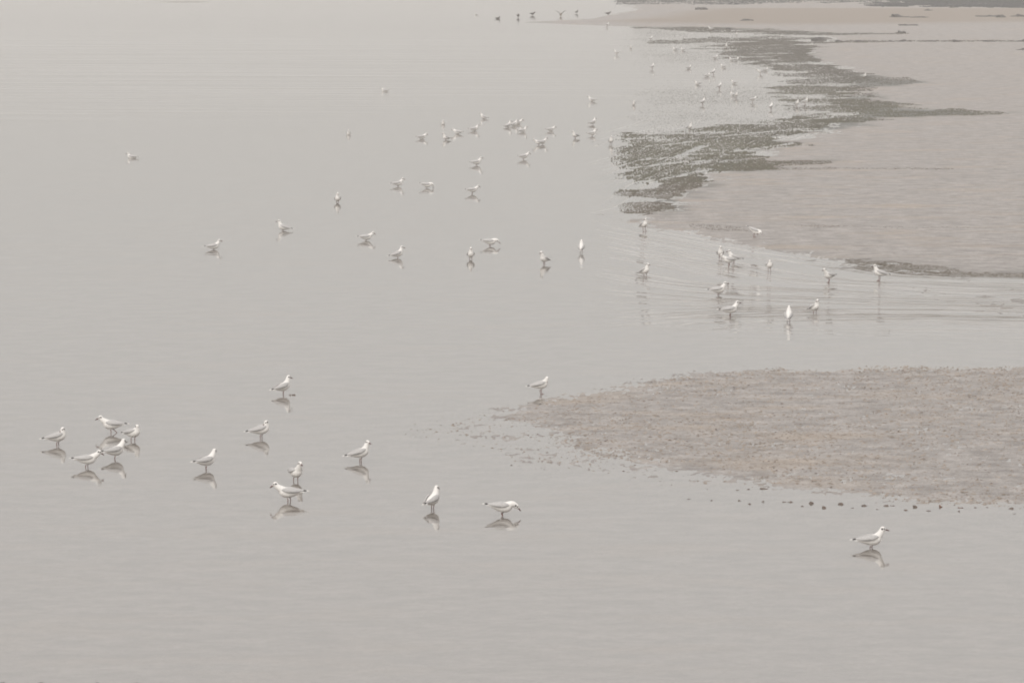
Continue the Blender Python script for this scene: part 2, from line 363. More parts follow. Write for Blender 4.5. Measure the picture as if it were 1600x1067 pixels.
for pl, s, f in RIPPLE: rip = np.maximum(rip, s * sstep(-f, f * .6, sdist(P, pl)))
me = mesh_np('water', np.column_stack([P, np.zeros(len(P))]), grid_faces(len(wd), len(wt)), [M_WATER])
a = me.attributes.new('ripple', 'FLOAT', 'POINT'); a.data.foreach_set('value', rip.astype(np.float32))
sh = -sdist(P, FAR_FLAT)
a = me.attributes.new('shore', 'FLOAT', 'POINT'); a.data.foreach_set('value', sh.astype(np.float32))
srm = sstep(16, 3, sh) * sstep(175, 130, P[:, 1]) * sstep(-.6, 1.5, P[:, 0] - .0180 * P[:, 1] + .004 * (P[:, 1] - 100))
a = me.attributes.new('shore_ripple', 'FLOAT', 'POINT'); a.data.foreach_set('value', srm.astype(np.float32))
tag(link('water', me), kind='structure')

# ------------------------------------------------------------------ seaweed beds
TONES = {'green': [(.088, .079, .058), (.120, .113, .074), (.070, .063, .050)], 'brown': [(.12, .10, .075), (.09, .077, .06), (.15, .125, .095)],
         'grey': [(.088, .079, .064), (.115, .102, .082), (.072, .065, .054)], 'blue': [(.03, .031, .033), (.045, .045, .046), (.024, .025, .027)]}
def tufts(pts, rad, hei, tone):
    """low ragged clumps of fronds: an uneven lobed mound per point"""
    n = len(pts); S = 6
    base = np.maximum(sand_height(pts), -0.006) - 0.006
    r = rad * .30 * rng.uniform(.4, 1.6, n); h = hei * .52 * rng.uniform(.5, 1.5, n)
    el = rng.uniform(.4, .9, n); rot = rng.uniform(-.5, .5, n)
    ang = np.arange(S) / S * math.tau
    V = np.zeros((n, 2 * S + 1, 3))
    for ring, (rr, hh) in enumerate([(1.0, 0.0), (.55, .75)]):
        q = r[:, None] * rr * rng.uniform(.55, 1.25, (n, S))
        X = q * np.cos(ang); Y = q * np.sin(ang) * el[:, None]
        V[:, ring * S:(ring + 1) * S, 0] = pts[:, :1] + X * np.cos(rot)[:, None] - Y * np.sin(rot)[:, None]
        V[:, ring * S:(ring + 1) * S, 1] = pts[:, 1:2] + X * np.sin(rot)[:, None] + Y * np.cos(rot)[:, None]
        V[:, ring * S:(ring + 1) * S, 2] = base[:, None] + (h[:, None] * hh + .006) * rng.uniform(.6, 1.3, (n, S)) * (1 if ring else .2)
    V[:, 2 * S, :2] = pts; V[:, 2 * S, 2] = base + h * rng.uniform(.7, 1.1, n) + .006
    f = []
    for i in range(S):
        j = (i + 1) % S
        f += [(i, j, S + j), (i, S + j, S + i), (S + i, S + j, 2 * S)]
    F = (np.array(f)[None] + (np.arange(n) * (2 * S + 1))[:, None, None]).reshape(-1, 3)
    tn = np.array(TONES[tone]); w = rng.random((n, 3)) ** 2; w /= w.sum(1, keepdims=True)
    big = np.clip(fbm(pts[:, 0], pts[:, 1], 2, .35) + .5, 0, 1)[:, None]
    c = (w @ tn) * (1 - .5 * big) + tn[1] * .5 * big
    C = np.repeat(np.column_stack([c, np.ones(n)])[:, None], 2 * S + 1, 1).reshape(-1, 4)
    return V.reshape(-1, 3), F, C
PALE = poly([(960, 98), (1100, 110), (1190, 110), (1268, 124), (1200, 129), (1080, 134), (960, 140)])
GLINT_GAPS = [poly(l) for l in ([(1005, 229), (1045, 226), (1085, 221)], [(1000, 250), (1060, 245), (1100, 228)], [(1068, 243), (1150, 237), (1240, 224)], [(985, 263), (1060, 254), (1125, 250)],
         [(1075, 257), (1190, 247)], [(1110, 215), (1200, 206), (1260, 201)], [(1245, 188), (1300, 184), (1360, 183)], [(1230, 168), (1290, 163), (1345, 166)], [(1235, 150), (1300, 147)], [(1010, 283), (1060, 276), (1110, 264)],
         [(1160, 73), (1225, 70)], [(1150, 85), (1240, 84)], [(1210, 98), (1290, 100)], [(1260, 122), (1330, 120)], [(1130, 65), (1250, 64)])]  # bright ripple lines, shaped as strips left bare of weed
def nz0(p): return fbm(p[:, 0], p[:, 1] * .4, 3, .7)
def scatter(pl, density, patch, tongue=True):
    lo, hi = pl.min(0), pl.max(0)
    n = int((hi[0] - lo[0]) * (hi[1] - lo[1]) * density * 12.0 / K)
    p = lo + (hi - lo) * rng.random((n, 2))
    d = sdist(p, pl)
    if patch == 0:                                   # thin streaky growth, dying out to the left, with a clear pale tongue
        st = fbm(p[:, 0] * .35, p[:, 1] * .16, 4, 1.0)
        dens = sstep(0, 1.5, d + nz0(p) * .8) * (.30 + 1.15 * np.clip(st + .08, 0, 1)) * (.35 + .65 * sstep(0, 2.2, p[:, 0] - .0218 * p[:, 1]))
        dens *= 1 - .95 * sstep(-4, 2, sdist(p, PALE))
        return p[rng.random(n) < dens]
    left = sstep(-.15, .6, p[:, 0] - .0212 * p[:, 1] + nz0(p) * .5)     # the bed thins out towards open water
    glint_gap = np.full(n, 9.0)                           # narrow gaps cut in the weed, standing in for bright ripple glints
    for ln in GLINT_GAPS:
        for q0, q1 in zip(ln, ln[1:]):
            e = q1 - q0; t = np.clip(((p - q0) @ e) / (e @ e), 0, 1); glint_gap = np.minimum(glint_gap, np.linalg.norm(p - q0 - t[:, None] * e, axis=1))
    left = left * np.where(glint_gap < .17 + .12 * nz0(p), .06, 1)
    w = max(.3, .36 * math.sqrt(max(1e-6, (hi - lo).min())))
    nz = fbm(p[:, 0] * .8, p[:, 1] * .45, 4, .8)
    keep = (d + nz * w * 2.0 > 0) & (nz * .9 + .5 > patch * .75 * rng.random(n) + patch * .22) & (rng.random(n) < left)
    return p[keep]
def weed_object(name, idx, label, cat, group=None):
    VV, FF, CC, off = [], [], [], 0
    for i in idx:
        pl, den, rad, hei, patch, tone = WEED[i]
        p = scatter(pl, den, patch)
        if not len(p): continue
        V, F, C = tufts(p, rad, hei, tone)
        VV.append(V); FF.append(F + off); CC.append(C); off += len(V)
    V, F, C = np.concatenate(VV), np.concatenate(FF), np.concatenate(CC)
    me = mesh_np(name, V, F, [M_WEED], smooth=False)
    a = me.attributes.new('weed_tone', 'FLOAT_COLOR', 'POINT'); a.data.foreach_set('color', C.astype(np.float32).ravel())
    o = link(name, me); tag(o, label, cat, group, 'stuff'); print('COUNT', name, len(V) // 13); return o
weed_object('seaweed_bed', range(0, 10), 'dark green and grey seaweed bed in the shallows along the far shore', 'seaweed')
weed_object('wrack_line', [10], 'thin dark line of washed up weed across the far sand flat', 'seaweed')
weed_object('weed_strip', [11, 12, 13, 14], 'brownish weed strips at the edge of the sand flat', 'seaweed')
weed_object('weed_patch', [15, 16], 'blue grey weed covered ground along the top right edge', 'seaweed')

# ------------------------------------------------------------------ fine shell and worm cast debris on the near bank
def crumbs(name, number, rad, flat, keep_fn, material, label):
    lo, hi = NEAR_BANK.min(0) - 4, np.array([9.0, NEAR_BANK.max(0)[1] + .6])
    p = lo + (hi - lo) * rng.random((number, 2))
    d = sdist(p, NEAR_BANK); nz = fbm(p[:, 0], p[:, 1] * .5, 3, .7); fr = sdist(p, NEAR_FRINGE)
    p = p[keep_fn(d, nz, fr, rng.random(number))]; n = len(p); S = 6
    z0 = np.maximum(sand_height(p), -.004); r = rad * rng.uniform(.35, 1.6, n) ** 1.6; h = r * flat * rng.uniform(.6, 1.4, n)
    ang = np.arange(S) / S * math.tau
    V = np.zeros((n, S + 1, 3)); q = r[:, None] * rng.uniform(.6, 1.3, (n, S))
    V[:, :S, 0] = p[:, :1] + q * np.cos(ang) * rng.uniform(1, 2.4, (n, 1)); V[:, :S, 1] = p[:, 1:2] + q * np.sin(ang); V[:, :S, 2] = z0[:, None] - .004
    V[:, S, :2] = p; V[:, S, 2] = z0 + h
    F = (np.array([(i, (i + 1) % S, S) for i in range(S)])[None] + (np.arange(n) * (S + 1))[:, None, None]).reshape(-1, 3)
    me = mesh_np(name, V.reshape(-1, 3), F, [material], False)
    tag(link(name, me), label, 'debris', None, 'stuff'); print('COUNT', name, n)
crumbs('shell_debris', 26000, .0062, .65, lambda d, nz, fr, u: ((d + nz * .5 > 0) & (u < .12 + .3 * (nz > .12))) | ((np.maximum(fr, d) + nz * .8 > -.2) & (u < .12)),
       M_STONE, 'tiny dark shell and mud crumbs strewn over the near sandbank')
crumbs('worm_casts', 105000, .0092, .6, lambda d, nz, fr, u: ((d + nz * .9 > .05) & (u < .42 + .5 * nz)) | ((fr + nz * 1.2 > .1) & (u < .05 + .25 * nz)),
       M_CAST, 'low brown worm casts roughening the whole near sandbank')

# ------------------------------------------------------------------ lumps: clods, stones, weed heaps
def lump_mesh(name, w, d, h, material, seed, n=22, rough=.8):
    r = np.random.default_rng(seed); bm = bmesh.new()
    bmesh.ops.create_icosphere(bm, subdivisions=3, radius=1)
    off = r.random(3) * 50
    for v in bm.verts:
        c = v.co
        k = 1 + rough * (vnoise(np.array([c.x * 1.9 + off[0] + c.z]), np.array([c.y * 1.9 + off[1] - c.z]))[0] - .5) * 2 \
              + rough * .5 * (vnoise(np.array([c.x * 4.3 + off[1] + c.z * 2]), np.array([c.y * 4.3 + off[2]]))[0] - .5) * 2
        v.co = Vector((c.x * k * w / 2, c.y * k * d / 2, c.z * k * h - .1 * h))
    me = bpy.data.meshes.new(name); bm.to_mesh(me); bm.free()
    me.polygons.foreach_set('use_smooth', np.ones(len(me.polygons), bool)); me.materials.append(material)
    return me
def lump(name, px, py, wpx, hpx, material, label, cat, group, seed, depth=.8):
    x, y = at(px, py); s = mpp(px, py); w = wpx * s; h = max(hpx * s, .010) * .58; w *= .72
    o = link(name, lump_mesh(name, w, min(w * depth, 5.0), h, material, seed))
    o.location = (x, y, max(float(sand_height([[x, y]])[0]), -.004)); o.rotation_euler = (0, 0, random.uniform(-.25, .25))
    return tag(o, label, cat, group)
CLODS = [  # px, py, width, height in photo pixels, label
    (1225, 784.2, 7, 2.5, 'leftmost of the two close clods at the left end of the row'),
    (1235, 784.3, 8, 3, 'second clod beside its twin at the left end of the row'),
    (1253, 790.8, 6, 2, 'small flat clod just left below the pointed clod'),
    (1267.5, 786.5, 8, 5.5, 'pointed brown clod third of the larger ones from the left'),
    (1287, 793.2, 8, 4, 'dark clod lying lowest in the left half of the row'),
    (1314, 787.5, 10, 4, 'wide dark clod with a thin streak of mud on its right'),
    (1331, 793.5, 6, 2, 'faint flat clod below and right of the streaked one'),
    (1352, 790, 11, 3.5, 'flat wide clod with a tapering left end'),
    (1371, 795.6, 6, 2, 'tiny low clod between the flat wide one and the pair'),
    (1384, 790, 9, 3, 'left clod of the dark pair in mid row'),
    (1394, 790, 8, 2.5, 'right clod of the dark pair in mid row'),
    (1414.5, 796.8, 8, 2.5, 'low clod left of the tallest dark clod'),
    (1430, 792, 9, 6.5, 'tallest and darkest clod of the row'),
    (1450, 798, 9, 2, 'thin streak of mud lowest right of the tallest clod'),
    (1469.5, 792, 8, 5, 'square reddish brown clod right of the tallest'),
    (1500, 793.3, 11, 2.5, 'long thin clod right of the square reddish one'),
    (1498.5, 798.8, 5, 3, 'small round clod under the long thin one'),
    (1524, 793, 5, 2, 'little clod between the long thin and last dark clods'),
    (1543, 792.5, 5, 1.8, 'faint little clod left of the last dark clod'),
    (1580, 794.3, 9, 4, 'last dark clod near the right edge of the photo'),
    (1585, 802.5, 8, 1.8, 'pair of thin mud streaks furthest right and lowest'),
    (1076, 779.5, 6, 2, 'clod furthest left of all beyond the bank tip'),
    (1111, 781.7, 5, 2, 'lone small clod second from the far left'),
    (1156, 782, 8, 2.5, 'lone clod midway along the left part of the row'),
    (1171.5, 787.5, 8, 3, 'dark clod lowest of the left group'),
    (1192, 783.8, 6, 3.5, 'small dark clod just before the close twins'),
    (1152, 765.5, 7, 2, 'flat clod left of the long streak under the bank edge'),
    (1170, 764.5, 9, 2.2, 'long flat clod under the bank edge'),
    (1195, 763.8, 12, 3, 'broad dark clod touching the near bank edge'),
]
for i, (px, py, w, h, lab) in enumerate(CLODS):
    lump('mud_clod', px, py, w, h, M_BROWNSTONE if 'reddish' in lab else M_STONE, lab, 'mud clod', 'mud clods in the water before the near sandbank', 100 + i)
lump('stone', 453.5, 617.3, 4.5, 3, M_STONE, 'round dark stone beside the feet of an upright gull', 'stone', 'two stones beside an upright gull', 201)
lump('stone', 459, 617.3, 6, 2.8, M_STONE, 'wider dark stone on the right of its round neighbour', 'stone', 'two stones beside an upright gull', 202)
for i, (px, py, w, h, m, lab) in enumerate([(4, 1066, 5, 2, M_STONE, 'small dark stone at the bottom left corner of the photo'),
        (64, 1067, 12, 2.5, M_STONE, 'dark stone on the bottom edge second from the left corner'), (152, 1067, 10, 2.5, M_STONE, 'small grey stone on the bottom edge beside the brown one'),
        (212, 1068.5, 30, 3.2, M_BROWNSTONE, 'largest brown stone cut by the bottom edge of the photo')]):
    lump('stone', px, py, w, h, m, lab, 'stone', 'stones along the bottom edge', 210 + i)
HEAPS = [(1095, 17.5, 27, 6, 'tallest dome shaped weed heap left on the tan sandbar'), (1166, 36.5, 20, 3, 'flat weed heap below the dome shaped one on the sandbar'),
         (1402, 31, 26, 5, 'humped left half of the long weed heap in mid sandbar'), (1432, 31.3, 40, 2.6, 'flat right tail of the long weed heap in mid sandbar'),
         (1451, 20.5, 14, 3.5, 'small weed heap above the long one near the dark strip'), (1418, 41.3, 26, 2.8, 'low weed heap below the long one on the sandbar'),
         (1408, 53, 18, 5.5, 'rounded weed heap at the right end of the upper weed line'), (1545, 30, 36, 3, 'left wing of the broad weed heap at the right of the sandbar'),
         (1562, 31.5, 18, 6.5, 'tall middle of the broad weed heap at the right'), (1594, 30, 26, 5, 'weed heap on the sandbar cut by the right edge of the photo'),
         (1488, 13.5, 12, 4.5, 'small pointed weed heap against the blue grey strip'), (1278, 63, 26, 6, 'dark weed heap where the weed line meets the seaweed bed'),
         (1312, 66, 24, 3.5, 'leftmost low weed heap on the thin weed line'), (1344, 66, 16, 3, 'small weed heap second along the thin weed line'),
         (1394, 66.3, 14, 3.2, 'weed heap on the line just left of its taller twin'), (1410, 66.3, 16, 4, 'taller twin weed heap in the middle of the line'),
         (1455, 66.5, 22, 2.5, 'very flat weed heap right of the twin heaps'), (1493, 66.5, 30, 4.5, 'largest weed heap on the thin weed line'),
         (1545, 66.5, 28, 3.2, 'long weed heap second from the right on the line'), (1598, 66.5, 24, 4.5, 'weed heap ending the thin line at the right edge'),
         (1597, 79.5, 16, 3, 'small weed heap below the line at the right edge'), (1139, 46.5, 12, 4.5, 'small dark lump on the sandbar edge beside a white gull')]
for i, (px, py, w, h, lab) in enumerate(HEAPS):
    lump('seaweed_heap', px, py, w, h, M_HEAP, lab, 'seaweed heap', 'weed heaps on the far sand', 300 + i)

# ------------------------------------------------------------------ birds
def loft(bm, secs, up=Vector((0, 0, 1)), S=14):
    """secs: (centre, half width, half height); rings square to the path"""
    rings = []
    for i, (c, rw, rh) in enumerate(secs):
        a = secs[max(i - 1, 0)][0]; b = secs[min(i + 1, len(secs) - 1)][0]
        t = (b - a).normalized(); s = t.cross(up)
        if s.length < 1e-3: s = t.cross(Vector((0, 1, 0)))
        s.normalize(); u = s.cross(t).normalized()
        rings.append([bm.verts.new(c + s * rw * math.cos(k / S * math.tau) + u * rh * math.sin(k / S * math.tau)) for k in range(S)])
    for a, b in zip(rings, rings[1:]):
        for k in range(S): bm.faces.new((a[k], a[(k + 1) % S], b[(k + 1) % S], b[k]))
    bm.faces.new(rings[0]); bm.faces.new(rings[-1][::-1])
def bez(a, b, c, d, n):
    return [a * (1 - t) ** 3 + b * 3 * t * (1 - t) ** 2 + c * 3 * t * t * (1 - t) + d * t ** 3 for t in (i / n for i in range(n + 1))]
def ball(bm, c, r, dirv, stretch):
    m = Matrix.Translation(c) @ dirv.to_track_quat('X', 'Z').to_matrix().to_4x4() @ Matrix.Diagonal((r * stretch, r, r, 1))
    bmesh.ops.create_uvsphere(bm, u_segments=16, v_segments=10, radius=1, matrix=m)
def finish(bm, name, mats):
    bmesh.ops.recalc_face_normals(bm, faces=bm.faces)
    me = bpy.data.meshes.new(name); bm.to_mesh(me); bm.free()
    for m in mats: me.materials.append(m)
    me.polygons.foreach_set('use_smooth', np.ones(len(me.polygons), bool)); return me
def remesh(me, voxel, name):
    o = bpy.data.objects.new('remesh_temp', me); COL.objects.link(o)
    md = o.modifiers.new('r', 'REMESH'); md.mode = 'VOXEL'; md.voxel_size = voxel; md.use_smooth_shade = True
    sm = o.modifiers.new('s', 'SMOOTH'); sm.factor = .5; sm.iterations = 2
    dg = bpy.context.evaluated_depsgraph_get()
    new = bpy.data.meshes.new_from_object(o.evaluated_get(dg)); new.name = name
    bpy.data.objects.remove(o); bpy.data.meshes.remove(me)
    return new

def bird_meshes(pitch=6, lift=.138, head=(.125, 0, .252), look=(0, -12), legs='stand', spread=0.0, fat=1.0, tail=0):
    """body (with neck, head, tail and legs as one skin), two folded wings and the bill; feet at z = 0, facing +X"""
    rot = Matrix.Rotation(-R(pitch), 4, 'Y'); C = Vector((0, 0, lift))
    def B(u, v=0, w=0): return C + (rot @ Vector((u, w, v)))
    bm = bmesh.new()
    tl = R(tail)
    secs = [(-.178, .030, .0045, .006), (-.150, .028, .007, .005), (-.118, .030, .017, .003), (-.085, .042, .032, 0), (-.045, .054, .048, -.004), (0, .061, .058, -.008),
            (.038, .061, .060, -.006), (.07, .054, .054, .002), (.095, .038, .038, .010), (.110, .018, .02, .014)]
    loft(bm, [(B(u, v), rw * fat, rh * fat) for u, rw, rh, v in secs])
    H = Vector(head); yw, pt = R(look[0]), R(look[1])
    D = Vector((math.cos(yw) * math.cos(pt), math.sin(yw) * math.cos(pt), math.sin(pt)))
    n0 = B(.060, .012); n1 = B(.098, .040)
    n2 = H - Vector((.016, 0, .036)) if H.z > lift + .05 else H - D * .045
    pts = bez(n0, n1, n2, H - D * .004, 7)
    loft(bm, [(p, .050 + (.0255 - .050) * (i / 7) ** .8, .050 + (.0265 - .050) * (i / 7) ** .8) for i, p in enumerate(pts)], up=Vector((0, 1, 0)))
    ball(bm, H, .0268, D, 1.15)
    ball(bm, H + D * .018 - Vector((0, 0, .003)), .015, D, 1.2)
    legpaths = []
    if legs != 'none':
        for s in (-1, 1):
            hip = B(.006 + s * .013, -.042, s * .022); hip2 = hip + Vector((-.004, 0, -.018))
            y = s * (.021 + spread)
            if legs == 'walk' and s < 0:
                hock = Vector((hip2.x - .035, -y * 0 + s * .02, hip2.z - .030)); foot = hock + Vector((-.018, 0, -.018))
                toe = foot + Vector((.016, 0, -.022))
            elif legs == 'lift' and s < 0:
                hock = Vector((hip2.x + .014, s * .02, hip2.z - .034)); foot = hock + Vector((.022, 0, -.020)); toe = foot + Vector((.026, 0, -.008))
            else:
                hock = Vector((hip2.x - .009, y, max(.046, hip2.z * .52))); foot = Vector((hip2.x + .004, y, .004)); toe = foot + Vector((.034, 0, -.0005))
            loft(bm, [(hip, .017, .017), (hip2, .010, .010), (hip2.lerp(hock, .35), .0062, .0062), (hock, .0060, .0060), (foot, .0054, .0054)], S=8, up=Vector((0, 1, 0)))
            loft(bm, [(foot - Vector((.006, 0, 0)), .004, .004), (foot.lerp(toe, .5), .010, .0045), (toe, .017, .004)], S=8)
            legpaths.append((hip2.lerp(hock, .18), hock, foot, toe))
    me = finish(bm, 'raw', [])
    me = remesh(me, .0046, 'gull_body')
    me.materials.clear()
    for m in (M_WHITE, M_LEG, M_SPOT): me.materials.append(m)
    side = D.cross(Vector((0, 0, 1))).normalized(); upv = side.cross(D).normalized()
    ears = [H - D * .010 + side * s * .025 - upv * .001 for s in (-1, 1)]
    eyes = [H + D * .013 + side * s * .021 + upv * .006 for s in (-1, 1)]
    n = len(me.polygons); c = np.zeros(n * 3); me.polygons.foreach_get('center', c); c = c.reshape(-1, 3)
    mi = np.zeros(n, np.int32)
    for path in legpaths:
        for a, b in zip(path, path[1:]):
            a, b = np.array(a), np.array(b); e = b - a; t = np.clip(((c - a) @ e) / max(e @ e, 1e-9), 0, 1)
            d = np.linalg.norm(c - a - t[:, None] * e, axis=1)
            mi[(d < (.0095 if b[2] > .006 or a[2] > .02 else .019)) & ((c - a) @ e > -1e-5)] = 1
    for e_, r in [(ears[0], .0115), (ears[1], .0115), (eyes[0], .0085), (eyes[1], .0085)]:
        mi[np.linalg.norm(c - np.array(e_), axis=1) < r] = 2
    me.polygons.foreach_set('material_index', mi); me.polygons.foreach_set('use_smooth', np.ones(n, bool)); me.update()
    # wings
    wings = []
    prof = [(.078, .040, .018, .005, .006), (.058, .052, .024, .019, .010), (.028, .060, .026, .029, .011), (-.01, .061, .024, .033, .011), (-.055, .053, .021, .031, .010),
            (-.095, .039, .020, .024, .008), (-.13, .024, .021, .016, .006), (-.165, .013, .021, .009, .0045), (-.200, .008, .019, .006, .0035), (-.232, .006, .016, .0022, .002)]
    for s in (-1, 1):
        bm = bmesh.new()
        loft(bm, [(B(u, v + .004, s * w * fat), th, hh) for u, w, v, hh, th in prof], S=12, up=(rot @ Vector((0, -s * .55, 1))).normalized())
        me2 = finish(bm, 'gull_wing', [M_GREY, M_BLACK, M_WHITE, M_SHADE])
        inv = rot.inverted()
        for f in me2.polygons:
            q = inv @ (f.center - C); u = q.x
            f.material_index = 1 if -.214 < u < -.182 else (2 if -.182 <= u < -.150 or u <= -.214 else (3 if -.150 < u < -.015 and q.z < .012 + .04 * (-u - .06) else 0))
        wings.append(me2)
    bm = bmesh.new()
    b0 = H + D * .026 - upv * .003
    loft(bm, [(b0, .0095, .0095), (b0 + D * .016, .0072, .0082), (b0 + D * .036 - upv * .001, .0055, .0070), (b0 + D * .050 - upv * .006, .0018, .0026)], S=8)
    bill = finish(bm, 'gull_bill', [M_BILL])
    return me, wings, bill

POSES = {
    'alert': dict(), 'alert_far': dict(look=(35, -14)), 'alert_near': dict(look=(-55, -8)),
    'tall': dict(pitch=16, head=(.098, 0, .275), look=(0, -14), lift=.145), 'tall_near': dict(pitch=16, head=(.098, 0, .275), look=(-60, -10), lift=.145),
    'lean': dict(pitch=2, head=(.155, 0, .228), look=(0, -30)), 'walk': dict(pitch=3, head=(.150, 0, .232), look=(0, -22), legs='walk', lift=.142),
    'step': dict(pitch=4, head=(.135, 0, .245), look=(0, -16), legs='lift'),
    'preen': dict(pitch=13, head=(.070, -.012, .236), look=(-160, -38), lift=.142), 'preen_chest': dict(pitch=12, head=(.096, -.014, .244), look=(-98, -66), lift=.150),
    'tuck': dict(pitch=10, head=(.082, -.006, .222), look=(150, -12)),
    'feed': dict(pitch=-3, head=(.162, 0, .140), look=(0, -44), legs='lift', lift=.132), 'dip': dict(pitch=-6, head=(.160, 0, .120), look=(0, -82), lift=.134),
    'arch': dict(pitch=-24, head=(.112, -.03, .098), look=(-165, -25), lift=.150),
    'up': dict(pitch=23, head=(.085, 0, .275), look=(0, -10), lift=.148), 'up_side': dict(pitch=22, head=(.086, 0, .268), look=(-70, -12), lift=.148),
    'swim': dict(legs='none', pitch=4, head=(.105, 0, .235), look=(0, -10), lift=.138),
}
_cache = {}
def pose_set(name, dark=None):
    key = (name, dark)
    if key not in _cache:
        if dark is None: _cache[key] = bird_meshes(**POSES[name])
        else:
            b, w, k = pose_set(name); b = b.copy(); w = [x.copy() for x in w]; b.name = 'dark_bird_body'
            for i, m in enumerate([M_TAN if dark == 'tan' else M_DARKBIRD, M_LEG, M_BLACK]): b.materials[i] = m
            for x in w:
                for i in range(4): x.materials[i] = M_DARKWING
            _cache[key] = (b, w, k)
    return _cache[key]
_proto = {}
def place_bird(name, px, py, heading, pose, label, group, cat='gull', size=1.0, dark=None):
    """first bird of a pose is built, later ones copy it and each of its parts"""
    key = (name, pose, dark)
    x, y = at(px, py)
    if key not in _proto:
        body, wings, bill = pose_set(pose, dark)
        root = link(name, body)
        for w in wings: link('wing', w, root)
        link('bill', bill, root)
        _proto[key] = root
    else:
        src = _proto[key]; root = src.copy(); COL.objects.link(root)
        for ch in src.children:
            c = ch.copy(); COL.objects.link(c); c.parent = root
    z = float(sand_height([[x, y]])[0])
    weedy = px > 958 and py < 335
    if pose == 'swim': z = (-.07 if weedy else -.098) * size
    elif weedy: z = max(z, -.012)
    else: z = max(z, -.068)
    root.location = (x, y, z); root.rotation_euler = (0, 0, R(heading)); root.scale = (size,) * 3
    return tag(root, label, cat, group)

